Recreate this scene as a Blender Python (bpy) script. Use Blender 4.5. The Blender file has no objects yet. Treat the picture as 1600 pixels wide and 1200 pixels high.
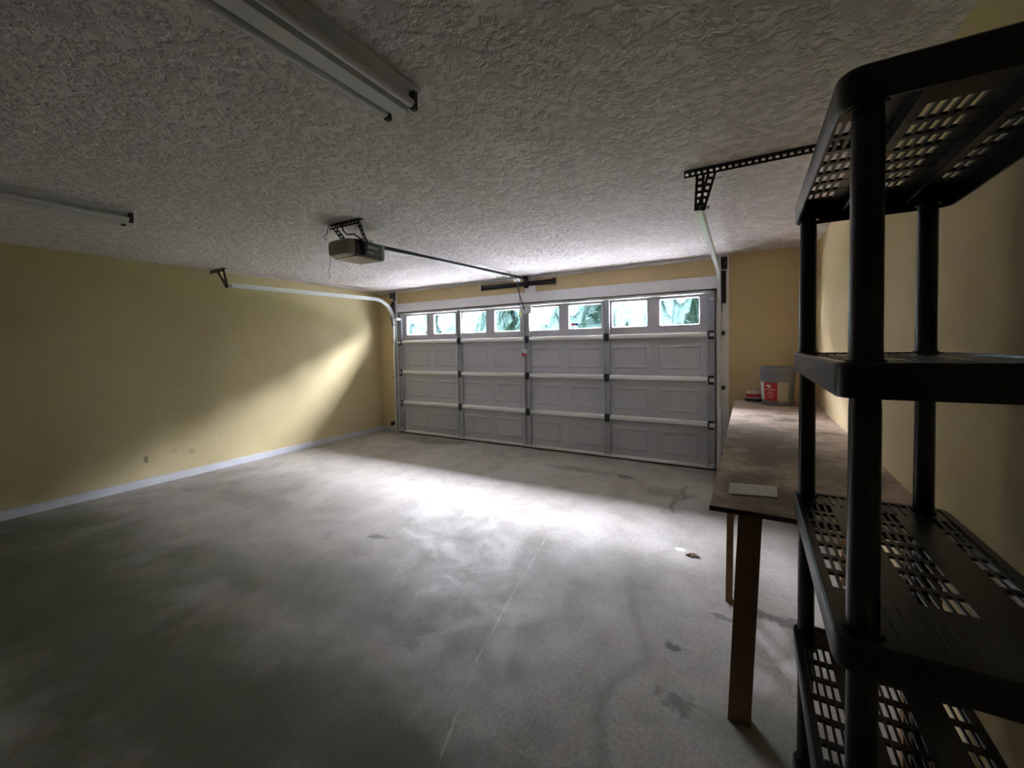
import bpy, bmesh, math, random
from mathutils import Vector, Matrix
random.seed(7)
SC = bpy.context.scene
COL = SC.collection

# ------------------------------------------------------------------ camera
CAM = (5.231, -4.9913, 1.4415); YAW, PITCH, ROLL = 0.5043, -0.0323, -0.0159
FPX, PPX, PPY = 633.76, 23.62, -38.57
cy, sy = math.cos(YAW), math.sin(YAW); cp, sp = math.cos(PITCH), math.sin(PITCH)
f_ = Vector((-sy*cp, cy*cp, sp)); r_ = Vector((cy, sy, 0)); u_ = r_.cross(f_)
rr = r_*math.cos(ROLL) + u_*math.sin(ROLL); uu = -r_*math.sin(ROLL) + u_*math.cos(ROLL)
cd = bpy.data.cameras.new('camera'); cam = bpy.data.objects.new('camera', cd); COL.objects.link(cam)
cam.matrix_world = Matrix(((rr.x, uu.x, -f_.x, CAM[0]), (rr.y, uu.y, -f_.y, CAM[1]), (rr.z, uu.z, -f_.z, CAM[2]), (0, 0, 0, 1)))
cd.sensor_width = 36; cd.lens = 36*FPX/1600; cd.shift_x = -PPX/1600; cd.shift_y = PPY/1600
cd.clip_start = .02; cd.clip_end = 300
SC.camera = cam

# ------------------------------------------------------------------ light, exposure
vs = SC.view_settings; vs.view_transform = 'Standard'; vs.look = 'None'; vs.gamma = 1; vs.use_curve_mapping = False
vs.exposure = 0.60
SKY = 420.0; BAND = (16, 46)
w = bpy.data.worlds.new('sky'); SC.world = w; w.use_nodes = True
wt = w.node_tree; bg = wt.nodes['Background']; bg.inputs[1].default_value = SKY
# hazy sky: dim blue-white overcast with a bright band shaped to light the floor and left wall
tc = wt.nodes.new('ShaderNodeTexCoord'); sx = wt.nodes.new('ShaderNodeSeparateXYZ'); wt.links.new(tc.outputs['Generated'], sx.inputs[0])
def wm(op, a, b=0.0):
    n = wt.nodes.new('ShaderNodeMath'); n.operation = op
    for i, v in enumerate((a, b)):
        if isinstance(v, (int, float)): n.inputs[i].default_value = v
        else: wt.links.new(v, n.inputs[i])
    return n.outputs[0]
def smooth(v, lo, hi):
    n = wt.nodes.new('ShaderNodeMapRange'); n.interpolation_type = 'SMOOTHSTEP'; wt.links.new(v, n.inputs[0])
    n.inputs[1].default_value = lo; n.inputs[2].default_value = hi; return n.outputs[0]
ang = wm('ARCTAN2', sx.outputs['Z'], sx.outputs['Y'])             # height angle of the band, seen along the driveway
band = wm('MULTIPLY', smooth(ang, math.radians(BAND[0]), math.radians(BAND[1])), wm('SUBTRACT', 1.0, smooth(ang, math.radians(62), math.radians(85))))
hor = wm('SQRT', wm('ADD', wm('MULTIPLY', sx.outputs['X'], sx.outputs['X']), wm('MULTIPLY', sx.outputs['Y'], sx.outputs['Y'])))
side = smooth(wm('DIVIDE', wm('ABSOLUTE', wm('SUBTRACT', sx.outputs['X'], .04)), hor), .64, .86)
band = wm('MULTIPLY', band, wm('SUBTRACT', 1.0, side))
mc = wt.nodes.new('ShaderNodeMix'); mc.data_type = 'RGBA'; wt.links.new(band, mc.inputs[0])
mc.inputs[6].default_value = (.150, .150, .172, 1); mc.inputs[7].default_value = (.48, .465, .54, 1); wt.links.new(mc.outputs[2], bg.inputs[0])
cyc = SC.cycles
cyc.max_bounces = 14; cyc.diffuse_bounces = 10; cyc.glossy_bounces = 4; cyc.transparent_max_bounces = 16
cyc.sample_clamp_indirect = 30; cyc.sample_clamp_direct = 0
cyc.use_denoising = True
cyc.caustics_reflective = False; cyc.caustics_refractive = False

# ------------------------------------------------------------------ dimensions
W, H = 4.877, 2.03                      # overhead door
XL, XR, YB, CZ = -0.46, 5.80, -5.95, 2.41   # room
WX = [(.166, .611), (.757, 1.204), (1.337, 1.782), (1.925, 2.363), (2.513, 2.969), (3.103, 3.558), (3.695, 4.135), (4.278, 4.72)]
WZ = (1.66, 1.975)
# window portals: they give no light of their own, they only steer sampling of the daylight through the door's panes
for a, b in WX:
    ld = bpy.data.lights.new('window_daylight', 'AREA'); ld.shape = 'RECTANGLE'; ld.size = b-a; ld.size_y = WZ[1]-WZ[0]
    ld.cycles.is_portal = True
    lo = bpy.data.objects.new('window_daylight', ld); COL.objects.link(lo)
    lo.location = ((a+b)/2, .085, sum(WZ)/2); lo.rotation_euler = (-math.pi/2, 0, 0)

# ------------------------------------------------------------------ node helper
class NT:
    def __init__(s, name, rough=.6, metallic=0, spec=.5):
        s.m = bpy.data.materials.new(name); s.m.use_nodes = True; s.t = s.m.node_tree
        s.b = s.t.nodes['Principled BSDF']; s.b.inputs['Roughness'].default_value = rough
        s.b.inputs['Metallic'].default_value = metallic; s.b.inputs['Specular IOR Level'].default_value = spec
        s.co = s.n('ShaderNodeTexCoord').outputs['Object']
    def n(s, k, **kw):
        n = s.t.nodes.new(k)
        for a, b in kw.items(): setattr(n, a, b)
        return n
    def l(s, a, b): s.t.links.new(a, b)
    def inp(s, n, i, v):
        if isinstance(v, (int, float, tuple)): n.inputs[i].default_value = v
        else: s.l(v, n.inputs[i])
    def math(s, op, a, b=0, c=0, clamp=False):
        n = s.n('ShaderNodeMath', operation=op, use_clamp=clamp); s.inp(n, 0, a); s.inp(n, 1, b); s.inp(n, 2, c); return n.outputs[0]
    def vmath(s, op, a, b=(0, 0, 0)):
        n = s.n('ShaderNodeVectorMath', operation=op); s.inp(n, 0, a); s.inp(n, 1, b)
        return n.outputs['Value'] if op in ('DOT_PRODUCT', 'LENGTH', 'DISTANCE') else n.outputs[0]
    def scale(s, a, f):
        n = s.n('ShaderNodeVectorMath', operation='SCALE'); s.inp(n, 0, a); s.inp(n, 'Scale', f); return n.outputs[0]
    def noise(s, sc, detail=4, rough=.55, co=None, dist=0):
        n = s.n('ShaderNodeTexNoise'); s.l(co or s.co, n.inputs['Vector']); n.inputs['Scale'].default_value = sc
        n.inputs['Detail'].default_value = detail; n.inputs['Roughness'].default_value = rough; n.inputs['Distortion'].default_value = dist
        return n
    def ramp(s, fac, *st):
        n = s.n('ShaderNodeValToRGB'); s.l(fac, n.inputs[0]); e = n.color_ramp.elements
        while len(e) < len(st): e.new(.5)
        for k, (p, c) in enumerate(st):
            e[k].position = p; e[k].color = (c, c, c, 1) if isinstance(c, (int, float)) else (*c, 1)
        return n.outputs[0]
    def mix(s, f, a, b, mode='MIX'):
        n = s.n('ShaderNodeMix', data_type='RGBA', blend_type=mode); s.inp(n, 0, f)
        s.inp(n, 6, (*a, 1) if isinstance(a, tuple) else a); s.inp(n, 7, (*b, 1) if isinstance(b, tuple) else b); return n.outputs[2]
    def color(s, c): s.inp(s.b, 'Base Color', (*c, 1) if isinstance(c, tuple) else c); return s
    def bump(s, h, strength=.3, dist=.01):
        n = s.n('ShaderNodeBump'); n.inputs['Strength'].default_value = strength; n.inputs['Distance'].default_value = dist
        s.l(h, n.inputs['Height']); s.l(n.outputs[0], s.b.inputs['Normal']); return s
    def stretched(s, v):
        n = s.n('ShaderNodeMapping'); s.l(s.co, n.inputs[0]); n.inputs['Scale'].default_value = v; return n.outputs[0]
    def seg(s, pts, width, wob=.02, wsc=6):
        """soft-edged mark along a polyline on the floor; returns mask 0..1"""
        nz = s.noise(wsc, 3); off = s.vmath('SUBTRACT', nz.outputs['Color'], (.5, .5, .5))
        p = s.vmath('ADD', s.vmath('MULTIPLY', s.co, (1, 1, 0)), s.vmath('MULTIPLY', off, (wob*2, wob*2, 0)))
        d = None
        for (a, b) in zip(pts[:-1], pts[1:]):
            ab = Vector((b[0]-a[0], b[1]-a[1], 0)); q = s.vmath('SUBTRACT', p, (a[0], a[1], 0))
            t = s.math('MULTIPLY', s.vmath('DOT_PRODUCT', q, tuple(ab)), 1/ab.length_squared, clamp=True)
            e = s.vmath('SUBTRACT', q, s.scale(tuple(ab), t))
            k = s.vmath('LENGTH', e); d = k if d is None else s.math('MINIMUM', d, k)
        return s.math('SUBTRACT', 1, s.math('DIVIDE', d, width, clamp=True), clamp=True)
    def blob(s, x, y, rx, ry, wob=.5, wsc=7, ax='xy'):
        mul = {'xy': (1/rx, 1/ry, 0), 'yz': (0, 1/rx, 1/ry)}[ax]; c = {'xy': (x/rx, y/ry, 0), 'yz': (0, x/rx, y/ry)}[ax]
        nz = s.noise(wsc, 4); off = s.scale(s.vmath('SUBTRACT', nz.outputs['Color'], (.5, .5, .5)), wob*3)
        q = s.vmath('ADD', s.vmath('SUBTRACT', s.vmath('MULTIPLY', s.co, mul), c), s.vmath('MULTIPLY', off, tuple(1.0 if v else 0. for v in mul)))
        return s.math('SUBTRACT', 1, s.vmath('LENGTH', q), clamp=True)

def plain(name, c, rough=.6, metallic=0, vary=.12, sc=12, bump=0):
    t = NT(name, rough, metallic); n = t.noise(sc)
    t.color(t.mix(n.outputs[0], tuple(v*(1-vary) for v in c), tuple(min(1, v*(1+vary)) for v in c)))
    if bump: t.bump(t.noise(sc*6).outputs[0], bump, .004)
    return t.m

# ------------------------------------------------------------------ materials
def m_floor():
    t = NT('concrete', .55, spec=.35)
    big = t.noise(.9, 5, .6); mid = t.noise(4.5, 6, .65, dist=.6); fine = t.noise(60, 4, .7)
    c = t.mix(t.ramp(big.outputs[0], (.3, 0), (.7, 1)), (.34, .315, .27), (.475, .445, .40))
    c = t.mix(t.math('MULTIPLY', t.ramp(mid.outputs[0], (.45, 0), (.68, 1)), .38), c, (.20, .195, .165))
    c = t.mix(t.math('MULTIPLY', t.ramp(t.noise(2.2, 5, .6, co=t.stretched((1, .35, 1))).outputs[0], (.5, 0), (.75, 1)), .30), c, (.56, .55, .53))
    c = t.mix(t.math('MULTIPLY', t.ramp(fine.outputs[0], (.35, 1), (.6, 0)), .42), c, (.15, .145, .125))
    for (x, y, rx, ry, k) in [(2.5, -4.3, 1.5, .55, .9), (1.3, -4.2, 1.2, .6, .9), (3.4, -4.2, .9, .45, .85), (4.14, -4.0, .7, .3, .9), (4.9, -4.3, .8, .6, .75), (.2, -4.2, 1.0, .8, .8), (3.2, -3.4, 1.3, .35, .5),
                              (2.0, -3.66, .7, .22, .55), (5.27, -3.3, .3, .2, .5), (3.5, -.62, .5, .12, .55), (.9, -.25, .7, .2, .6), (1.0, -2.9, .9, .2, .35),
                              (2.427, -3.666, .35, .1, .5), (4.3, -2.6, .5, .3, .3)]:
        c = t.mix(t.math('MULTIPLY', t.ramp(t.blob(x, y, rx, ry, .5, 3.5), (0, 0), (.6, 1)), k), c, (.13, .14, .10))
    for (x, y, r, k) in [(2.722, -2.868, .07, .8), (4.033, -.646, .09, .8), (4.919, -3.016, .045, .9), (4.979, -3.327, .07, .6), (3.386, -.57, .05, .6),
                         (3.789, -3.599, .05, .5), (5.1, -2.68, .05, .7), (5.283, -2.557, .06, .8), (5.41, -2.574, .07, .7), (4.53, -.95, .2, .35)]:
        c = t.mix(t.math('MULTIPLY', t.ramp(t.blob(x, y, r*1.5, r*.9, .8, 16), (.1, 0), (.5, 1)), k), c, (.09, .085, .07))
    m1 = t.seg([(4.585, -2.551), (4.671, -2.816), (4.773, -3.035), (4.814, -3.151), (4.736, -3.294), (4.699, -3.442), (4.724, -3.556), (4.80, -3.75)], .045, .045, 11)
    c = t.mix(t.math('MULTIPLY', m1, .4), c, (.10, .10, .08))
    m2 = t.seg([(4.66, -.70), (4.64, -.853), (4.70, -1.0), (4.62, -1.1), (4.612, -1.283), (4.66, -1.4)], .03, .03, 16)
    c = t.mix(t.math('MULTIPLY', m2, .7), c, (.12, .11, .09))
    m3 = t.seg([(3.884, -2.30), (4.021, -3.025), (4.125, -3.513), (4.30, -4.0)], .007, .003, 20)
    brk = t.ramp(t.noise(9, 3).outputs[0], (.42, .15), (.6, 1))
    c = t.mix(t.math('MULTIPLY', t.math('MULTIPLY', m3, brk), .6), c, (.78, .78, .76))
    for (x, y, rx, ry, k) in [(4.80, -2.03, .05, .03, .95), (5.32, -2.72, .10, .16, .5), (5.42, -2.9, .08, .10, .6), (5.25, -3.05, .12, .10, .35)]:
        c = t.mix(t.math('MULTIPLY', t.ramp(t.blob(x, y, rx, ry, .35, 10), (.1, 0), (.5, 1)), k), c, (.80, .79, .76))
    t.color(c)
    t.l(t.ramp(mid.outputs[0], (.3, .45), (.7, .72)), t.b.inputs['Roughness'])
    t.bump(t.math('ADD', fine.outputs[0], t.math('MULTIPLY', mid.outputs[0], 2)), .25, .004)
    return t.m
def m_ceiling():
    t = NT('knockdown_ceiling', .9, spec=.2)
    n = t.noise(26, 4, .6, dist=.4); n2 = t.noise(9, 3, .6, dist=.8); n3 = t.noise(1.3, 3)
    c = t.mix(n3.outputs[0], (.76, .715, .705), (.85, .805, .79))
    h = t.ramp(t.math('ADD', t.math('MULTIPLY', n.outputs[0], .6), t.math('MULTIPLY', n2.outputs[0], .4)), (.44, 0), (.55, 1))
    c = t.mix(t.math('MULTIPLY', h, .6), c, (.56, .52, .505))
    t.color(c); t.bump(h, .8, .009); return t.m
def m_wall(name, c0, c1, marks=()):
    t = NT(name, .8, spec=.3)
    c = t.mix(t.ramp(t.noise(1.2, 4).outputs[0], (.3, 0), (.7, 1)), c0, c1)
    c = t.mix(t.math('MULTIPLY', t.ramp(t.noise(5, 5, .65).outputs[0], (.55, 0), (.8, 1)), .25), c, tuple(v*.7 for v in c0))
    for (y, z, rx, rz, k) in marks:
        c = t.mix(t.math('MULTIPLY', t.ramp(t.blob(y, z, rx, rz, .4, 18, 'yz'), (.1, 0), (.5, 1)), k), c, (.12, .11, .10))
    t.color(c); t.bump(t.noise(90, 3, .6).outputs[0], .18, .003); return t.m
def m_particle():
    t = NT('particle_board', .75, spec=.3)
    n = t.noise(7, 6, .65, co=t.stretched((1.6, 1, 1)), dist=.8); f = t.noise(70, 4, .7, co=t.stretched((.4, 1.6, 1)))
    c = t.mix(t.ramp(n.outputs[0], (.3, 0), (.7, 1)), (.42, .32, .25), (.66, .54, .45))
    c = t.mix(t.math('MULTIPLY', t.ramp(f.outputs[0], (.4, 1), (.62, 0)), .4), c, (.17, .11, .07))
    for (x, y, rx, ry, k) in [(-.13, -.45, .36, .75, .92), (.02, .48, .14, .14, .85), (-.14, .60, .12, .08, .7), (.05, .78, .12, .05, .6), (-.18, -1.45, .22, .40, .8), (.14, -1.0, .2, .3, .6), (.26, .0, .08, .06, .6), (-.25, .05, .2, .2, .6)]:
        c = t.mix(t.math('MULTIPLY', t.ramp(t.blob(x, y, rx, ry, .6, 5), (0, 0), (.55, 1)), k), c, (.14, .12, .085))
    s2 = t.ramp(t.noise(3.2, 5, .7, co=t.stretched((1, 2.2, 1)), dist=1).outputs[0], (.5, 0), (.62, 1))
    c = t.mix(t.math('MULTIPLY', s2, .45), c, (.13, .10, .07))
    t.color(c); t.bump(f.outputs[0], .15, .002); return t.m
def m_wood(name, c0, c1):
    t = NT(name, .7, spec=.3)
    n = t.noise(14, 5, .6, co=t.stretched((6, 6, .6)), dist=.5)
    t.color(t.mix(n.outputs[0], c0, c1)); t.bump(n.outputs[0], .15, .002); return t.m
def m_glass():
    t = NT('door_glass'); t.t.nodes.remove(t.b)
    tr = t.n('ShaderNodeBsdfTransparent'); tr.inputs[0].default_value = (.95, .975, .97, 1)
    gl = t.n('ShaderNodeBsdfGlossy'); gl.inputs['Roughness'].default_value = .05
    mx = t.n('ShaderNodeMixShader'); mx.inputs[0].default_value = .05; t.l(tr.outputs[0], mx.inputs[1]); t.l(gl.outputs[0], mx.inputs[2])
    t.l(mx.outputs[0], t.t.nodes['Material Output'].inputs[0]); return t.m
def m_galv():
    t = NT('galvanized_steel', .42, .45); n = t.noise(22, 4, .6)
    t.color(t.mix(n.outputs[0], (.60, .63, .63), (.78, .81, .81))); t.l(t.ramp(n.outputs[0], (.3, .3), (.7, .5)), t.b.inputs['Roughness']); return t.m
def m_foliage(name, c0, c1):
    t = NT(name, .9, spec=.0); n = t.noise(9, 6, .75); t.color(t.mix(t.ramp(n.outputs[0], (.35, 0), (.65, 1)), c0, c1)); t.bump(t.noise(6, 5).outputs[0], 1, .2); return t.m

M = dict(
    floor=m_floor(), ceil=m_ceiling(),
    wall_l=m_wall('tan_paint_left', (.52, .445, .245), (.59, .51, .30), [(-3.193, .29, .025, .06, .75), (-2.947, .33, .05, .045, .25), (-2.782, .29, .045, .04, .3), (-2.484, .44, .03, .03, .15)]),
    wall=m_wall('tan_paint', (.58, .455, .25), (.66, .53, .31)),
    backwall=plain('dim_back_wall', (.16, .13, .09), .7),  # unseen wall, colour kept dark to dim the rear of the room
    white=plain('white_trim_paint', (.80, .81, .84), .55, vary=.07), curb=plain('painted_curb', (.56, .58, .62), .7, vary=.18, sc=6, bump=.2),
    door=plain('steel_door_enamel', (.50, .50, .54), .5, vary=.05, sc=5), rail=plain('cream_section_rail', (.82, .83, .80), .5, vary=.06),
    seal=plain('rubber_seal', (.03, .03, .03), .8), glass=m_glass(), galv=m_galv(), stile=plain('zinc_plated_steel', (.45, .48, .51), .5, .4, .25, 10),
    black=plain('black_painted_steel', (.022, .022, .026), .45, .2), dark=plain('dark_iron', (.05, .052, .058), .5, .5),
    plastic=plain('black_shelf_plastic', (.010, .011, .014), .30, vary=.2, sc=30, bump=.1),
    particle=m_particle(), boarded=m_wood('board_edge', (.06, .045, .035), (.11, .085, .06)),
    pine=m_wood('pine_lumber', (.20, .12, .055), (.30, .18, .09)),
    opener=plain('opener_grey_housing', (.10, .12, .12), .5), lens=plain('smoked_light_lens', (.30, .26, .22), .35, vary=.15), cap=plain('pale_end_plate', (.50, .62, .54), .4),
    fix=plain('fixture_enamel', (.55, .57, .55), .4), tube=plain('unlit_fluorescent_tube', (.62, .64, .64), .25), socket=plain('lamp_socket', (.03, .03, .03), .5),
    bucket=plain('grey_white_bucket', (.20, .21, .24), .45), red=plain('red_print', (.45, .02, .03), .5), lwhite=plain('white_print', (.72, .73, .76), .5), ltan=plain('tan_print', (.42, .39, .30), .6),
    paper=plain('dusty_paper', (.62, .60, .54), .85), cream=plain('cream_cover', (.60, .52, .38), .7), brown=plain('dry_leaf_brown', (.15, .085, .045), .8),
    green=plain('green_handle', (.45, .70, .12), .5), led=None, blue=plain('blue_print', (.06, .10, .40), .5), pink=plain('red_sticker', (.62, .08, .10), .5),
    drive=plain('driveway_concrete', (.34, .34, .33), .85, sc=3), grass=plain('lawn', (.10, .17, .05), .9, sc=4), fascia=plain('fascia_paint', (.5, .5, .48), .7),
    foliage=m_foliage('leaves', (.025, .045, .0435), (.034, .053, .0515)), bark=plain('bark', (.05, .04, .03), .9),
)

# ------------------------------------------------------------------ mesh builder
class MB:
    def __init__(s): s.bm = bmesh.new()
    def box(s, x0, x1, y0, y1, z0, z1, bev=0):
        b = bmesh.new() if bev else s.bm
        v = [b.verts.new((x, y, z)) for x in (x0, x1) for y in (y0, y1) for z in (z0, z1)]
        for f in ((0, 1, 3, 2), (4, 6, 7, 5), (0, 4, 5, 1), (2, 3, 7, 6), (0, 2, 6, 4), (1, 5, 7, 3)): b.faces.new([v[i] for i in f])
        if bev:
            bmesh.ops.bevel(b, geom=b.edges[:], offset=bev, segments=2, affect='EDGES'); s.merge(b)
        return s
    def merge(s, b):
        me = bpy.data.meshes.new('t'); b.to_mesh(me); b.free(); s.bm.from_mesh(me); bpy.data.meshes.remove(me)
    def bar(s, p, q, wd, th, up=(0, 0, 1)):
        """rectangular bar p->q; wd measured along (axis x up), th along up"""
        p, q = Vector(p), Vector(q); a = (q-p).normalized(); up = Vector(up); sd = a.cross(up)
        if sd.length < 1e-4: sd = a.cross(Vector((1, 0, 0)))
        sd.normalize(); up = sd.cross(a).normalized()
        v = [s.bm.verts.new(e + sd*i*wd/2 + up*j*th/2) for e in (p, q) for i, j in ((-1, -1), (1, -1), (1, 1), (-1, 1))]
        for f in ((0, 1, 2, 3), (7, 6, 5, 4), (0, 4, 5, 1), (1, 5, 6, 2), (2, 6, 7, 3), (3, 7, 4, 0)): s.bm.faces.new([v[i] for i in f])
        return s
    def perf(s, p, q, wd, th, up, pitch=.032, hole=.4):
        """flat strip with a row of round-ish holes, built as two rails and webs"""
        p, q = Vector(p), Vector(q); L = (q-p).length; a = (q-p)/L; upv = Vector(up).normalized(); sd = a.cross(upv).normalized()
        e = wd*(1-hole)/2
        for k in (-1, 1): s.bar(p+sd*k*(wd-e)/2, q+sd*k*(wd-e)/2, e, th, up)
        n = max(1, int(L/pitch))
        for k in range(n+1):
            c = p + a*(L*k/n); hw = min(pitch, L/n)*.5/2
            a0 = max(0, L*k/n-hw); a1 = min(L, L*k/n+hw)
            s.bar(p+a*a0, p+a*a1, wd*hole*1.02, th, up)
        return s
    def tube(s, pts, r, n=10, cap=True):
        pts = [Vector(p) for p in pts]; rings = []; prev = None
        for i, p in enumerate(pts):
            t = (pts[min(i+1, len(pts)-1)]-pts[max(i-1, 0)]).normalized()
            if prev is None: prev = t.orthogonal().normalized()
            prev = (prev - t*prev.dot(t)).normalized(); b = t.cross(prev); rad = r[i] if isinstance(r, (list, tuple)) else r
            rings.append([s.bm.verts.new(p + (prev*math.cos(2*math.pi*k/n)+b*math.sin(2*math.pi*k/n))*rad) for k in range(n)])
        for a, b in zip(rings[:-1], rings[1:]):
            for k in range(n): s.bm.faces.new((a[k], a[(k+1) % n], b[(k+1) % n], b[k]))
        if cap: s.bm.faces.new(rings[0][::-1]); s.bm.faces.new(rings[-1])
        return s
    def lathe(s, c, prof, n=40, a0=0, a1=2*math.pi):
        full = abs(a1-a0-2*math.pi) < 1e-4; m = n if full else n+1; rings = []
        for (r, z) in prof:
            rings.append([s.bm.verts.new((c[0]+r*math.cos(a0+(a1-a0)*k/n), c[1]+r*math.sin(a0+(a1-a0)*k/n), c[2]+z)) for k in range(m)])
        for a, b in zip(rings[:-1], rings[1:]):
            for k in range(n): s.bm.faces.new((a[k], a[(k+1) % m], b[(k+1) % m], b[k]))
        return s
    def prism(s, poly, d0, d1, axis):
        """poly in the two other axes, extruded along axis"""
        def P(u, v, d): return {'x': (d, u, v), 'y': (u, d, v), 'z': (u, v, d)}[axis]
        a = [s.bm.verts.new(P(u, v, d0)) for u, v in poly]; b = [s.bm.verts.new(P(u, v, d1)) for u, v in poly]
        s.bm.faces.new(a); s.bm.faces.new(b[::-1]); n = len(poly)
        for k in range(n): s.bm.faces.new((a[k], b[k], b[(k+1) % n], a[(k+1) % n]))
        return s
    def sweep(s, path, prof):
        """profile (dx, dn) swept along a path in the YZ plane at fixed x; dn is normal offset"""
        rings = []
        for i, p in enumerate(path):
            p = Vector(p); t = (Vector(path[min(i+1, len(path)-1)])-Vector(path[max(i-1, 0)])).normalized(); nrm = Vector((1, 0, 0)).cross(t).normalized()
            rings.append([s.bm.verts.new(p + Vector((dx, 0, 0)) + nrm*dn) for dx, dn in prof])
        n = len(prof)
        for a, b in zip(rings[:-1], rings[1:]):
            for k in range(n): s.bm.faces.new((a[k], a[(k+1) % n], b[(k+1) % n], b[k]))
        s.bm.faces.new(rings[0][::-1]); s.bm.faces.new(rings[-1])
        return s
    def build(s, name, mat, parent=None, smooth=False, origin=None):
        bmesh.ops.recalc_face_normals(s.bm, faces=s.bm.faces[:])
        o0 = Vector((0, 0, 0)); q = parent
        while q is not None: o0 = o0 + q.location; q = q.parent
        loc = Vector((0, 0, 0))
        if origin is not None: loc = Vector(origin) - o0
        bmesh.ops.translate(s.bm, verts=s.bm.verts[:], vec=-(o0+loc))
        me = bpy.data.meshes.new(name); s.bm.to_mesh(me); s.bm.free(); me.materials.append(M[mat] if isinstance(mat, str) else mat)
        if smooth:
            for p in me.polygons: p.use_smooth = True
            try: me.set_sharp_from_angle(angle=math.radians(35))
            except Exception: pass
        o = bpy.data.objects.new(name, me); COL.objects.link(o); o.location = loc
        if parent is not None: o.parent = parent
        return o

def tag(o, label=None, cat=None, group=None, kind=None):
    if label: o['label'] = label
    if cat: o['category'] = cat
    if group: o['group'] = group
    if kind: o['kind'] = kind
    return o
def thing(name, loc, label, cat, group=None):
    o = bpy.data.objects.new(name, None); COL.objects.link(o); o.location = loc; o.empty_display_size = .1
    return tag(o, label, cat, group)
def struct(o, label=None): return tag(o, label, kind='structure')
def tree_copy(o, parent=None):
    c = o.copy(); COL.objects.link(c); c.parent = parent
    for ch in [x for x in bpy.data.objects if x.parent is o]: tree_copy(ch, c)
    return c

# ------------------------------------------------------------------ the room
struct(MB().box(XL-.15, XR+.15, YB-.15, .16, -.12, 0).build('floor', 'floor'), 'stained grey concrete garage floor')
struct(MB().box(XL-.15, XR+.15, YB-.15, .16, CZ, CZ+.15).build('ceiling', 'ceil'), 'off-white knockdown textured ceiling')
struct(MB().box(XL-.15, XL, YB, .16, 0, CZ).build('wall_left', 'wall_l'), 'long tan painted wall on the left')
struct(MB().box(XR, XR+.15, YB, .16, 0, CZ).build('wall_right', 'wall'), 'tan painted wall behind the shelving and bench')
struct(MB().box(XL, XR, YB-.15, YB, 0, CZ).build('wall_back', 'backwall'), 'unseen back wall, coloured dark to dim the rear')
ox0, ox1, oz = -.02, 4.897, 2.05
struct(MB().box(XL, ox0, 0, .16, 0, CZ).box(ox1, XR, 0, .16, 0, CZ).box(ox0, ox1, 0, .16, oz, CZ).build('wall_front', 'wall'), 'tan wall around the overhead door')
struct(MB().box(XL, XL+.018, YB, 0, 0, .085, .004).build('baseboard_left', 'curb'), 'white painted baseboard along the left wall')
struct(MB().box(XL+.018, -.12, -.018, 0, 0, .085, .004).build('baseboard_front', 'curb'), 'short white baseboard left of the door')
struct(MB().box(ox0, 4.90, -.02, 0, 2.05, 2.19, .003).build('trim_1', 'white'), 'white head board over the door')
struct(MB().box(4.90, 5.02, -.022, 0, 0, CZ, .003).build('trim_2', 'white'), 'white jamb board right of the door')
struct(MB().box(-.10, -.02, -.022, 0, 0, 2.40, .003).build('trim_3', 'white'), 'white jamb board left of the door')
struct(MB().box(2.47, 2.63, -.024, 0, 2.19, 2.40, .003).build('trim_4', 'white'), 'white centre pad above the door')
struct(MB().box(XL, 4.90, -.016, 0, 2.375, CZ, .003).build('trim_5', 'white'), 'thin white strip where header meets ceiling')

# outdoors
struct(MB().box(-30, 36, .16, 8.5, -.16, -.02).build('driveway', 'drive'), 'concrete driveway outside the door')
struct(MB().box(-60, 66, 8.5, 60, -.16, -.02).build('lawn', 'grass'), 'grass beyond the driveway')
struct(MB().box(-2.5, 8, .16, .66, 2.55, 2.60).box(-2.5, 8, .64, .68, 2.50, 2.75).box(-2.5, 8, .16, .66, 2.60, 2.64).build('roof_eave', 'fascia'), 'roof overhang outside the door')
struct(MB().box(-6, XL-.15, 0, .16, -.1, 2.6).box(XR+.15, 12, 0, .16, -.1, 2.6).box(XL-.15, XR+.15, .02, .16, CZ, 2.6).build('wall_outside', 'fascia'), 'outer wall face beside the garage')

struct(MB().box(-.03, 4.91, .0585, .10, 2.012, 2.06).box(-.03, .03, .0585, .10, -.02, 2.06).box(4.847, 4.91, .0585, .10, -.02, 2.06).build('light_leak_trim', 'white'), 'unseen strips added around the door to stop light leaks')  # unseen strips added to close light gaps at the door edges
# ------------------------------------------------------------------ overhead door
door = struct(thing('door_1', (W/2, .02, 0), None, None), 'grey four-section overhead garage door with a row of windows')
ZJ = [.012, .52, 1.03, 1.54, H]
def emboss(mb, x0, x1, z0, z1, y):
    b = mb.bm; e = [0, .012, .030, .042]; d = [0, .006, .006, .001]; rings = []
    for k in range(4):
        rings.append([b.verts.new((x, y-d[k], z)) for x, z in ((x0+e[k], z0+e[k]), (x1-e[k], z0+e[k]), (x1-e[k], z1-e[k]), (x0+e[k], z1-e[k]))])
    for a, c in zip(rings[:-1], rings[1:]):
        for k in range(4): b.faces.new((a[k], a[(k+1) % 4], c[(k+1) % 4], c[k]))
    b.faces.new(rings[-1])
YP = .03                                 # inner skin of the door
for k in range(4):
    z0, z1 = ZJ[k]+.002, ZJ[k+1]-.002; mb = MB()
    if k < 3:
        mb.box(0, W, YP, YP+.028, z0, z1)
        for a, b in WX: emboss(mb, a-.01, b+.01, z0+.11, z1-.11, YP)
    else:
        mb.box(0, W, YP, YP+.028, z0, WZ[0]).box(0, W, YP, YP+.028, WZ[1], z1)
        xs = [0]+[v for p in WX for v in p]+[W]
        for i in range(0, len(xs), 2): mb.box(xs[i], xs[i+1], YP, YP+.028, WZ[0], WZ[1])
    mb.build('door_section', 'door', door)
wf0 = None
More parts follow.
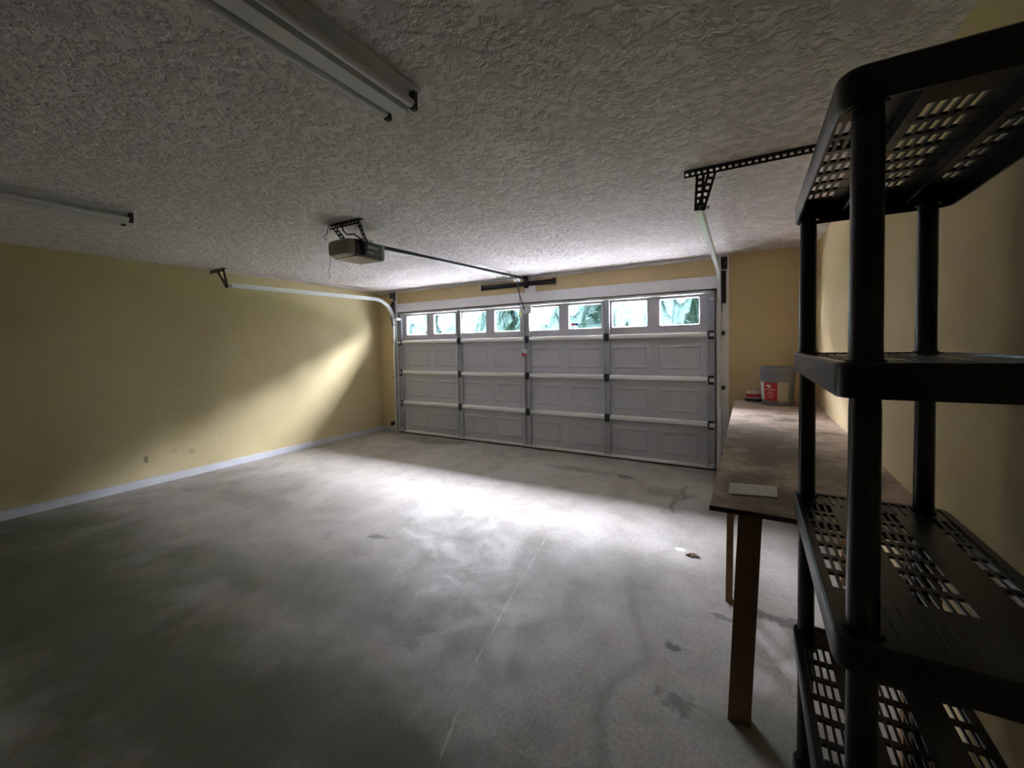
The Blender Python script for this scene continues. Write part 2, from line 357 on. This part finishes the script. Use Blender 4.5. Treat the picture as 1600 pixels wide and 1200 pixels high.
for (a, b) in WX:
    zc, c, hw, hz = sum(WZ)/2, (a+b)/2, .2225, (WZ[1]-WZ[0])/2
    if wf0 is None:
        mb = MB(); o_ = .024
        def rrect(hw, hz, r, n=4):
            pts = []
            for cx, cz, a0 in ((hw-r, hz-r, 0), (-hw+r, hz-r, 90), (-hw+r, -hz+r, 180), (hw-r, -hz+r, 270)):
                for i in range(n+1):
                    t = math.radians(a0+90*i/n); pts.append((cx+r*math.cos(t), cz+r*math.sin(t)))
            return pts
        rings = []
        for hw_, hz_, r_2, y in ((hw+o_, hz+o_, .02, YP), (hw+o_-.004, hz+o_-.004, .02, YP-.010), (hw-.002, hz-.002, .016, YP-.010), (hw-.008, hz-.008, .014, YP+.012), (hw-.008, hz-.008, .014, YP+.028)):
            rings.append([mb.bm.verts.new((c+x, y, zc+z)) for x, z in rrect(hw_, hz_, r_2)])
        for p, q in zip(rings[:-1], rings[1:]):
            for i in range(len(p)): mb.bm.faces.new((p[i], p[(i+1) % len(p)], q[(i+1) % len(q)], q[i]))
        wf0 = mb.build('window_frame', 'door', door, origin=(c, YP, zc), smooth=True)
        MB().box(c-hw+.004, c+hw-.004, YP+.013, YP+.017, zc-hz+.004, zc+hz-.004).build('pane', 'glass', wf0)
        wfs = [wf0]
    else:
        wfn = tree_copy(wf0, door); wfn.location.x = c - door.location.x; wfn.scale.x = (b-a)/.445; wfs.append(wfn)
ST = [(0, .075), (1.245, 1.325), (2.438, 2.525), (3.592, 3.67), (4.802, 4.877)]
for i, (a, b) in enumerate(ST):
    mb = MB()
    for k in range(4):
        z0, z1 = ZJ[k]+.004, ZJ[k+1]-.004
        mb.box(a, b, 0.006, YP, z0, z1); mb.box(a, a+.010, -.010, .008, z0, z1); mb.box(b-.010, b, -.010, .008, z0, z1)
    st = mb.build('stile', 'stile', door)
    for z in ZJ[1:4]:
        c = (a+b)/2
        MB().box(c-.03, c+.03, -.016, -.010, z-.055, z+.045, .002).tube([(c-.034, -.018, z-.004), (c+.034, -.018, z-.004)], .008, 8).build('hinge', 'dark', st)
for z in ZJ[1:4]:
    for (a, b) in zip(ST[:-1], ST[1:]):
        x0, x1 = a[1]+.006, b[0]-.006; zc = z+.005
        MB().prism([(YP, zc-.028), (-.012, zc-.024), (-.022, zc-.016), (-.022, zc+.012), (-.012, zc+.02), (YP, zc+.028)], x0, x1, 'x').build('section_rail', 'rail', door)
MB().prism([(YP, 2.002), (-.004, 2.002), (-.012, 2.008), (-.012, 2.032), (-.006, 2.034), (-.006, 2.012), (YP, 2.012)], .03, 4.85, 'x').build('top_strut', 'galv', door)
MB().box(.02, W-.02, -.002, YP+.03, .018, .048, .003).build('bottom_rail', 'rail', door)
MB().box(.0, W, 0, YP+.028, .001, .018).build('weather_seal', 'seal', door)
for s, x in ((-1, 0.0), (1, W)):
    for z in (.07, ZJ[1], ZJ[2], ZJ[3], 1.93):
        mb = MB(); xo = x+s*.045; y = -.062 if z < 1.9 else -.075
        mb.tube([(x-s*.03, y+.004, z), (xo, y+.004, z)], .006, 8); mb.tube([(xo-s*.008, y+.004, z), (xo+s*.010, y+.004, z)], .021, 14)
        mb.box(min(x-s*.05, x), max(x-s*.05, x), y, .004, z-.02, z+.02)
        mb.build('roller', 'galv', door, smooth=True)
MB().box(2.38, 2.56, -.02, YP, 1.90, 2.0, .003).box(2.44, 2.50, -.05, -.02, 1.93, 1.97).build('arm_bracket', 'galv', door)
# small red and blue sticker on a pane
s6 = MB().box(3.135, 3.185, .0410, .0425, 1.705, 1.735).build('window_sticker', 'pink'); tag(s6, 'tiny red and blue sticker in a window pane of the garage door', 'sticker')
MB().box(3.186, 3.235, .0410, .0425, 1.705, 1.735).build('sticker_end', 'blue', s6)
tg = thing('warning_tag', (2.44, -.028, 1.30), 'small white and red card hanging on the centre stile of the door', 'tag')
for nm, mt, z0, z1 in (('card', 'lwhite', 1.345, 1.40), ('red_panel', 'pink', 1.30, 1.345)):
    mb = MB(); mb.bar((2.435+(z0-1.3)*.22, -.026, z0), (2.435+(z1-1.3)*.22, -.026, z1), .075, .002, (0, 1, 0)); mb.build(nm, mt, tg)

# ------------------------------------------------------------------ tracks
def track(x, s, label, splay):
    """s=-1 left track, +1 right track; channel opens toward the door middle"""
    yv, R, zt, ye = -.058, .40, 2.235, -2.50
    t = thing('door_track', (x, yv, 0), label, 'track', 'steel door tracks')
    wv, lp, th = .026, .032, .0025
    prof = [(s*0, -wv), (s*0, wv), (-s*lp, wv), (-s*lp, wv-.008), (-s*(lp-th), wv-.008), (-s*(lp-th), wv-th), (-s*th, wv-th), (-s*th, -wv+th), (-s*(lp-th), -wv+th), (-s*(lp-th), -wv+.008), (-s*lp, -wv+.008), (-s*lp, -wv)]
    MB().sweep([(x, yv, .03), (x, yv, zt-R-.01)], prof).build('vertical_track', 'galv', t)
    path = [(x, yv, zt-R)]+[(x, yv-R+R*math.cos(math.pi/2*k/12), zt-R+R*math.sin(math.pi/2*k/12)) for k in range(1, 13)]+[(x+splay, ye, zt-.035)]
    MB().sweep(path, prof).build('horizontal_track', 'galv', t, smooth=False)
    bx = x + s*.003
    for z in (.20, .95, 1.55):
        MB().box(min(bx, bx+s*.035), max(bx, bx+s*.035), yv-.01, -.002, z-.02, z+.02).box(min(bx, bx+s*.004), max(bx, bx+s*.004), yv-.02, -.002, z-.025, z+.025).build('track_bracket', 'dark', t)
    # flag bracket where curve meets wall
    MB().prism([(-.026, 1.78), (-.026, 2.235), (-.09, 2.225), (-.14, 2.10), (-.085, 1.78)], bx, bx+s*.004, 'x').box(min(bx, bx+s*.045), max(bx, bx+s*.045), -.030, -.024, 1.88, 2.235).build('flag_bracket', 'dark', t)
    return t, ye, zt-.035
tl, ye, zte = track(-.055, -1, 'silver door track under the left wall, its hanger at the left', 0)
tr, ye, zte = track(4.945, 1, 'silver door track beside the right jamb, hung from a long perforated angle', .045)
# rear hangers
def angle(mb, x0, x1, y, z):             # perforated angle iron against the ceiling
    mb.perf((x0, y, z-.020), (x1, y, z-.020), .040, .003, (0, 1, 0), .030, .42)
    mb.perf((x0, y+.020, z-.0015), (x1, y+.020, z-.0015), .040, .003, (0, 0, 1), .030, .42)
mb = MB(); angle(mb, XL+.004, -.14, ye-.03, CZ-.001); mb.build('ceiling_angle', 'black', tl)
mb = MB(); mb.perf((-.29, ye-.03, CZ-.01), (-.085, ye-.03, zte-.02), .046, .004, (0, 1, 0)); mb.build('hanger_strap', 'black', tl)
mb = MB(); mb.perf((-.16, ye-.026, CZ-.01), (-.075, ye-.026, zte-.02), .046, .004, (0, 1, 0)); mb.build('hanger_strap', 'dark', tl)
mb = MB(); angle(mb, 4.90, XR-.004, ye-.03, CZ-.001); mb.build('ceiling_angle', 'black', tr)
mb = MB(); mb.perf((4.985, ye-.03, CZ-.03), (4.975, ye-.03, zte-.02), .046, .004, (0, 1, 0)); mb.build('hanger_strap', 'black', tr)
mb = MB(); mb.perf((5.045, ye-.026, CZ-.03), (4.985, ye-.026, zte-.02), .046, .004, (0, 1, 0)); mb.build('hanger_strap', 'black', tr)
for t_, x in ((tl, -.07), (tr, 5.0)):
    MB().tube([(x-.03, ye+.01, zte), (x+.03, ye+.01, zte)], .010, 10).build('end_bolt', 'galv', t_)
# pulley brackets at the top of each jamb
for x, lb in ((-.06, 'dark cable pulley bracket above the left jamb'), (4.975, 'dark cable pulley bracket above the right jamb')):
    p = thing('pulley_bracket', (x, -.024, 2.28), lb, 'bracket', 'pulley brackets over the jambs')
    MB().box(x-.03, x+.03, -.03, -.022, 2.25, 2.385, .002).box(x-.03, x-.026, -.10, -.03, 2.28, 2.37).box(x+.026, x+.03, -.10, -.03, 2.28, 2.37).build('bracket_plate', 'dark', p)
    MB().tube([(x-.015, -.07, 2.325), (x-.006, -.07, 2.325), (x+.006, -.07, 2.325), (x+.015, -.07, 2.325)], [.042, .034, .034, .042], 20).build('pulley_wheel', 'dark', p, smooth=True)
# ------------------------------------------------------------------ bar on the header
hb = thing('header_bar', (2.35, -.045, 2.30), 'dark steel bar fixed across the header over the door centre', 'bar')
MB().box(1.75, 2.95, -.055, -.026, 2.295, 2.335, .003).box(1.75, 2.95, -.030, -.026, 2.275, 2.335).build('bar', 'dark', hb)
for x in (1.765, 2.935): MB().box(x-.014, x+.014, -.062, -.024, 2.27, 2.345, .002).build('end_clip', 'black', hb)
MB().box(2.475, 2.53, -.066, -.024, 2.245, 2.35, .003).build('mounting_plate', 'dark', hb)

# ------------------------------------------------------------------ opener
op = thing('garage_door_opener', (2.5, -2.81, CZ), 'grey ceiling-hung garage door opener with long black rail', 'door opener')
x0, x1, y0, y1, z0, z1 = 2.37, 2.63, -2.92, -2.66, 2.145, 2.275
MB().box(x0, x1, y0, y1, z0+.01, z1, .012).build('motor_housing', 'opener', op, smooth=True)
mb = MB(); ring = []                      # domed light lens on the rear end
sec = [(.0, 1), (.02, .99), (.04, .94), (.055, .82), (.062, .6)]
for d, k in sec:
    ring.append([mb.bm.verts.new(((x0+x1)/2 + (x1-x0)/2*math.copysign(abs(math.cos(a))**.35, math.cos(a))*k, y0-d, (z0+z1)/2 + (z1-z0)/2*math.copysign(abs(math.sin(a))**.35, math.sin(a))*k)) for a in [2*math.pi*i/32 for i in range(32)]])
for p, q in zip(ring[:-1], ring[1:]):
    for i in range(32): mb.bm.faces.new((p[i], p[(i+1) % 32], q[(i+1) % 32], q[i]))
mb.bm.faces.new(ring[-1]); mb.build('light_lens', 'lens', op, smooth=True)
MB().box(x0+.01, x1-.004, y0+.005, y1-.005, z0-.002, z0+.012, .003).build('bottom_cover', 'lens', op)
MB().box(x0-.002, x1+.003, y1-.004, y1+.022, z0+.004, z1+.003, .006).build('front_plate', 'cap', op)
MB().tube([(x1-.01, y0+.04, z1-.02), (x1+.02, y0+.055, z1-.035), (x1+.022, y0+.06, z1-.08), (x1+.012, y0+.075, z1-.11)], [.02, .028, .026, .02], 12).build('power_plug', 'black', op, smooth=True)
MB().box(x1+.0, x1+.006, y0+.11, y1-.05, z1-.055, z1-.035, .002).box(x1, x1+.005, y0+.10, y1-.09, z1-.09, z1-.08).build('side_rib', 'stile', op)
mb = MB(); angle(mb, 2.355, 2.70, -2.93, CZ-.001); mb.build('ceiling_angle', 'black', op)
for x, xb in ((2.385, 2.40), (2.665, 2.61)):
    mb = MB(); mb.perf((x, -2.915, CZ-.02), (xb, -2.80, z1-.005), .046, .004, (0, 1, 0)); mb.build('hanger_strap', 'black', op)
MB().box(2.52, 2.62, -2.84, -2.74, z1-.002, z1+.02, .004).build('rail_mount', 'cap', op)
cp_ = [(2.46, -2.90, CZ-.01), (2.47, -2.90, 2.36), (2.53, -2.91, 2.315), (2.60, -2.90, 2.31), (2.66, -2.88, 2.26), (2.655, -2.87, 2.235)]
MB().tube(cp_, .006, 8).build('power_cord', 'black', op, smooth=True)
MB().tube([(2.40, -2.97, 2.15), (2.41, -2.975, 2.10), (2.37, -2.96, 2.04), (2.375, -2.95, 2.0)], .0015, 6).build('antenna_wire', 'dark', op)
MB().tube([(2.37, -2.95, CZ-.005), (2.36, -2.96, 2.33), (2.34, -2.98, 2.31), (2.37, -2.97, 2.285)], .003, 6).build('bell_wire', 'dark', op)
rz0, rz1 = 2.290, 2.374
MB().bar((2.5, -2.72, rz0), (2.5, -.05, rz1), .034, .026).build('rail', 'black', op)
MB().box(2.47, 2.53, -.10, -.025, 2.356, 2.405, .003).build('header_bracket', 'dark', op)
mb = MB(); mb.box(2.475, 2.525, -.34, -.24, 2.31, 2.345, .004); mb.build('trolley', 'galv', op)
MB().bar((2.49, -.29, 2.315), (2.475, -.16, 2.10), .022, .005, (1, 0, 0)).bar((2.475, -.165, 2.11), (2.47, -.045, 1.95), .022, .005, (1, 0, 0)).build('door_arm', 'dark', op)
MB().tube([(2.515, -.27, 2.31), (2.52, -.26, 2.1), (2.515, -.25, 1.93)], .003, 6).build('release_cord', 'dark', op)
MB().tube([(2.515, -.25, 1.93), (2.516, -.25, 1.90), (2.515, -.25, 1.84), (2.515, -.25, 1.82)], [.006, .013, .013, .006], 10).build('release_handle', 'green', op, smooth=True)

# ------------------------------------------------------------------ safety sensors
for x, s, lb in ((-.125, 1, 'small black safety sensor low on the left door track'), (5.018, -1, 'small black safety sensor low on the right door track')):
    p = thing('safety_sensor', (x, -.07, .17), lb, 'sensor', 'door safety sensors')
    MB().box(x-.022, x+.022, -.11, -.06, .13, .19, .005).build('housing', 'black', p)
    MB().box(x-.004, x+.004, -.06, -.024, .14, .17).build('bracket', 'dark', p)
    MB().tube([(x+s*.0, -.112, .165), (x, -.116, .165)], .007, 10).build('lens', 'lwhite', p)

# ------------------------------------------------------------------ ceiling lights
def fixture():
    t = thing('fluorescent_ceiling_light', (4.06, -4.44, CZ), 'unlit twin-tube white strip light on the ceiling, upper middle', 'ceiling light', 'fluorescent strip lights')
    a, b = -5.05, -3.83
    MB().prism([(4.06-.115, CZ-.001), (4.06-.115, CZ-.012), (4.06-.045, CZ-.030), (4.06-.032, CZ-.075), (4.06+.032, CZ-.075), (4.06+.045, CZ-.030), (4.06+.092, CZ-.012), (4.06+.092, CZ-.001)], a, b, 'y').build('housing', 'fix', t)
    for x in (4.06-.068, 4.06+.068):
        MB().tube([(x, a+.03, CZ-.062), (x, b-.02, CZ-.062)], .0155, 16).build('tube', 'tube', t, smooth=True)
        for y in (a+.015, b-.008):
            MB().box(x-.012, x+.012, y-.012, y+.012, CZ-.082, CZ-.010, .003).build('socket', 'socket', t)
    return t
fx = fixture()
f2 = tree_copy(fx); f2.location.x = 1.45; f2['label'] = 'unlit twin-tube strip light near the left wall'

# ------------------------------------------------------------------ workbench
bz, bx0, bx1, by0, by1 = .825, 5.085, XR-.003, -3.32, -.006
wb = thing('workbench', (5.44, -1.66, 0), 'long stained particle board workbench against the right wall', 'workbench')
MB().prism([(5.078, by1), (5.095, by0), (bx1, by0), (bx1, by1)], bz-.018, bz, 'z').build('benchtop', 'particle', wb)
MB().box(5.093, bx1, by0-.003, by0+.0, bz-.019, bz-.001).build('front_edge', 'boarded', wb)
MB().box(5.72, 5.758, by0+.07, by1-.05, bz-.10, bz-.0185).build('frame_rail', 'pine', wb)
for (xa, ya, wx, wy, tilt) in ((5.230, -3.29, .078, .038, -.036), (5.138, -2.50, .034, .045, -.012), (5.70, -3.31, .086, .038, 0), (5.72, -2.0, .038, .086, 0), (5.13, -.35, .038, .086, 0), (5.72, -.25, .038, .086, 0)):
    mb = MB(); hx, hy = wx/2, wy/2; b = mb.bm; z = bz-.0185
    v = [b.verts.new((xa+i*hx+(tilt if k == 0 else 0), ya+j*hy, 0 if k == 0 else z)) for k in (0, 1) for i, j in ((-1, -1), (1, -1), (1, 1), (-1, 1))]
    for f in ((0, 1, 2, 3), (7, 6, 5, 4), (0, 4, 5, 1), (1, 5, 6, 2), (2, 6, 7, 3), (3, 7, 4, 0)): b.faces.new([v[i] for i in f])
    mb.build('leg', 'pine', wb)

# sheet of paper
pp = MB(); b = pp.bm
poly = [(5.150, -3.02), (5.330, -2.985), (5.325, -3.13), (5.152, -3.165)]
pp.prism(poly, bz+.0005, bz+.004, 'z'); tag(pp.build('paper_sheet', 'paper'), 'dusty rectangular sheet lying at the near end of the bench', 'paper')

# bucket
bc = (5.462, -.30, bz); BH, R0, R1 = .375, .132, .150
bk = thing('bucket', bc, 'grey-white plastic bucket with red and tan label on the far bench end', 'bucket')
prof = [(0, .004), (R0-.012, .0), (R0, .008), (R0+.002, .03), (R0+.012, .25), (R0+.020, .252), (R0+.020, .262), (R0+.013, .264), (R0+.014, .288), (R0+.022, .290), (R0+.022, .299), (R0+.014, .301), (R0+.015, .318), (R0+.024, .320), (R0+.024, .329), (R0+.016, .331), (R0+.017, .352), (R0+.027, .355), (R0+.027, BH), (R0+.012, BH), (R0+.010, .30), (R0-.006, .02), (0, .02)]
MB().lathe(bc, prof, 48).build('body', 'bucket', bk, smooth=True)
camdir = math.degrees(math.atan2(CAM[1]-bc[1], CAM[0]-bc[0]))
def patch(name, mat, d0, d1, za, zb, off=.0015):
    mb = MB(); r = lambda z: R0+.002+.010*(z-.03)/.22+off
    mb.lathe(bc, [(r(za), za), (r(zb), zb), (r(zb)-.0012, zb), (r(za)-.0012, za), (r(za), za)], 14, math.radians(camdir+d0), math.radians(camdir+d1))
    return mb.build(name, mat, bk, smooth=True)
patch('white_label', 'lwhite', -92, -52, .055, .225); patch('red_label', 'red', -52, 0, .050, .225); patch('tan_label', 'ltan', 0, 40, .045, .232)
for d0, d1, za, zb in ((-38, -24, .186, .204), (-42, -31, .188, .194), (-32, -20, .176, .184), (-48, -4, .156, .162), (-34, -16, .132, .136), (-38, -12, .116, .119), (-30, -10, .100, .103), (-36, -14, .078, .081)):
    patch('label_print', 'lwhite', d0, d1, za, zb, .0025)
MB().tube([(bc[0]+.168*math.cos(t), bc[1]+.168*math.sin(t), bc[2]+.30-.10*math.sin((t-.2)/(math.pi-.4)*math.pi)) for t in [.2+(math.pi-.4)*k/16 for k in range(17)]], .003, 6).build('handle', 'galv', bk)

# small tin / carton beside the bucket
ct = thing('food_tin', (5.265, -.10, bz), 'low red and cream tin behind the bucket at the bench corner', 'tin')
def oval(z0, z1, rx, ry, mat, nm):
    MB().prism([(5.265+rx*math.cos(2*math.pi*k/24), -.115+ry*math.sin(2*math.pi*k/24)) for k in range(24)], z0, z1, 'z').build(nm, mat, ct)
oval(bz, bz+.034, .092, .06, 'black', 'base'); oval(bz+.034, bz+.044, .09, .058, 'cream', 'rim'); oval(bz+.044, bz+.080, .08, .052, 'red', 'body'); oval(bz+.080, bz+.108, .074, .048, 'cream', 'lid')
tag(MB().box(5.64, 5.70, -.16, -.08, bz+.0005, bz+.018, .003).build('paper_scrap', 'lwhite'), 'small white scrap right of the bucket on the bench', 'scrap')

# dry leaf on the floor
mb = MB(); b = mb.bm; c = b.verts.new((4.886, -2.085, .012)); N = 12
ring = [b.verts.new((4.886+.045*math.cos(2*math.pi*k/N)*(1.2 if k % 3 == 0 else .7), -2.085+.03*math.sin(2*math.pi*k/N)*(1.1 if k % 2 else .7), .003+.012*((k*7) % 5)/5)) for k in range(N)]
for k in range(N): b.faces.new((c, ring[k], ring[(k+1) % N]))
mb.tube([(4.92, -2.095, .008), (4.95, -2.115, .004)], .0015, 5)
tag(mb.build('dry_leaf', 'brown'), 'curled brown dry leaf on the bright floor left of the bench', 'leaf')

# ------------------------------------------------------------------ black plastic shelving
SX, SY, D, LS = 5.351, -3.4395, .363, .752
sh = thing('shelving_unit', (SX+D/2, SY-LS/2, 0), 'tall black plastic shelving unit with perforated shelves at the right', 'shelves')
LV = [1.8052, 1.3509, .9086, .4749, .0504]; HH = .0567
def outline(ins, n=5):
    r = .034; x0, x1, y0, y1 = SX+ins, SX+D-ins, SY-LS+ins, SY-ins; rr_ = max(.008, r-ins); pts = []
    for cx, cy2, a0 in ((x1-rr_, y1-rr_, 0), (x0+rr_, y1-rr_, 90), (x0+rr_, y0+rr_, 180), (x1-rr_, y0+rr_, 270)):
        for i in range(n+1):
            t = math.radians(a0+90*i/n); pts.append((cx+rr_*math.cos(t), cy2+rr_*math.sin(t)))
    return pts
def shelf(z):
    mb = MB(); zt = z+HH
    # rim: outer wall, top lip, inner wall
    rings = [[mb.bm.verts.new((x, y, zz)) for x, y in outline(i)] for i, zz in ((.003, z), (0, z+.006), (0, zt-.004), (.004, zt), (.020, zt), (.022, zt-.007), (.022, zt-.012), (.010, zt-.012), (.008, z+.002), (.008, z))]
    rings.append(rings[0])
    for p, q in zip(rings[:-1], rings[1:]):
        for k in range(len(p)): mb.bm.faces.new((p[k], p[(k+1) % len(p)], q[(k+1) % len(q)], q[k]))
    # deck: bars around three fields of slots
    za, zb = zt-.010, zt-.004; cols = []
    for c0, n in ((.0155, 4), (.1425, 5), (.297, 3)):
        cols += [(c0+.0168*k+.0115, .0115) for k in range(n)]
    xs = [.015]; xe = D-.015
    hx = sorted((SX+c-.0055, SX+c+.0055) for c, _ in [(a+.0, 0) for a, _ in cols])
    ya, yb = SY-.10, SY-LS+.17
    mb.box(SX+.015, SX+xe, ya, SY-.015, za, zb); mb.box(SX+.015, SX+xe, SY-LS+.015, yb, za, zb)
    prev = SX+.015
    for (a, b2) in hx: mb.box(prev, a, yb, ya, za, zb); prev = b2
    mb.box(prev, SX+xe, yb, ya, za, zb)
    n = 7; pitch = (ya-yb)/n
    for k in range(1, n): mb.box(SX+.016, SX+xe-.001, ya-pitch*k-.008, ya-pitch*k+.008, za-.001, zb-.0005)
    # ribs on the deck ends and two long stiffening ribs under it
    for k in range(14):
        x = SX+.05+.02*k
        if x < SX+D-.045:
            mb.box(x, x+.005, ya+.004, SY-.022, zb, zb+.003); mb.box(x, x+.005, SY-LS+.022, yb-.004, zb, zb+.003)
    for x in (.118, .262): mb.box(SX+x-.004, SX+x+.004, SY-LS+.02, SY-.02, z+.022, za)
    for (x0_, y0_) in ((.033, .04), (D-.060, .04), (.043, LS-.042), (D-.060, LS-.04)):
        mb.tube([(SX+x0_, SY-y0_, z+.004), (SX+x0_, SY-y0_, zt+.004)], .027, 20)
    return mb.build('shelf', 'plastic', sh, smooth=True, origin=(SX+D/2, SY-LS/2, z))
s0 = shelf(LV[0])
for z in LV[1:]:
    c = s0.copy(); COL.objects.link(c); c.parent = sh; c.location.z = z
for (x, y) in ((.033, .04), (D-.060, .04), (.043, LS-.042), (D-.060, LS-.04)):
    mb = MB(); pts = [(SX+x, SY-y, 0)]; rs = [.023]
    zs = sorted(LV)
    for a, b2 in zip(zs[:-1], zs[1:]):
        pts += [(SX+x, SY-y, a+HH+.001), (SX+x, SY-y, a+HH+.02), (SX+x, SY-y, b2-.02), (SX+x, SY-y, b2+.001)]; rs += [.0235, .0225, .0215, .0205]
    pts.append((SX+x, SY-y, zs[-1]+HH-.004)); rs.append(.0205)
    mb.tube(pts, rs, 24).build('post', 'plastic', sh, smooth=True)

# ------------------------------------------------------------------ trees beyond the driveway
def tree():
    t = thing('tree', (0, 0, -.05), 'dense green tree outside, seen bright and blurred through the door windows', 'tree', 'trees beyond the door windows')
    mb = MB(); bmesh.ops.create_icosphere(mb.bm, subdivisions=5, radius=1)
    from mathutils import noise as mn
    for v in mb.bm.verts:
        n = v.co.normalized(); k = 1+.22*mn.noise(n*2.2)+.16*mn.noise(n*5+Vector((3, 1, 2)))+.10*mn.noise(n*13)
        v.co = Vector((n.x*1.62*k, n.y*1.45*k, 3.9+n.z*3.7*k))
    mb.build('crown', 'foliage', t)
    MB().tube([(0, 0, -.05), (.05, 0, 1.5), (0, .05, 3)], [.22, .17, .12], 10).build('trunk', 'bark', t)
    return t
t0 = tree(); first = True
for row, (y0_, off) in enumerate(((11.2, 0), (15.2, 2.1))):
    x = -15.0+off
    while x < 26:
        near = max(0, 1-((x-1.5)/(7.8 if x > 1.5 else 8.5))**2); s = .96+random.uniform(-.04, .04)
        o = t0 if first else tree_copy(t0); first = False
        o.location = (x, y0_+random.uniform(-.2, .2), -.05); o.rotation_euler.z = random.choice((0, math.pi)); o.scale = (s*1.12, s, (.92+.62*near)*(1 if row == 0 else 1.25))
        x += 4.2
# added hedge behind them to block the low sky
tag(hd_ := MB().build('sky_screen', 'foliage'), 'added leafy hedge behind the trees outside', 'sky_screen', kind=None)
mb = MB(); bmesh.ops.create_grid(mb.bm, x_segments=160, y_segments=14, size=1)
from mathutils import noise as mn
for v in mb.bm.verts:
    u, h = v.co.x, (v.co.y+1)/2; px = 5+u*34; top = 5.6+.5*mn.noise(Vector((px*.5, 0, 0)))+.35*mn.noise(Vector((px*1.7, 3, 0)))
    v.co = Vector((px, 19.5+.8*h+.7*mn.noise(Vector((px*.8, h*4, 1)))+.3*mn.noise(Vector((px*2.5, h*9, 5))), -.05+h*top))
bmesh.ops.solidify(mb.bm, geom=mb.bm.faces[:], thickness=.9)
me = hd_.data; mb.bm.to_mesh(me); mb.bm.free()
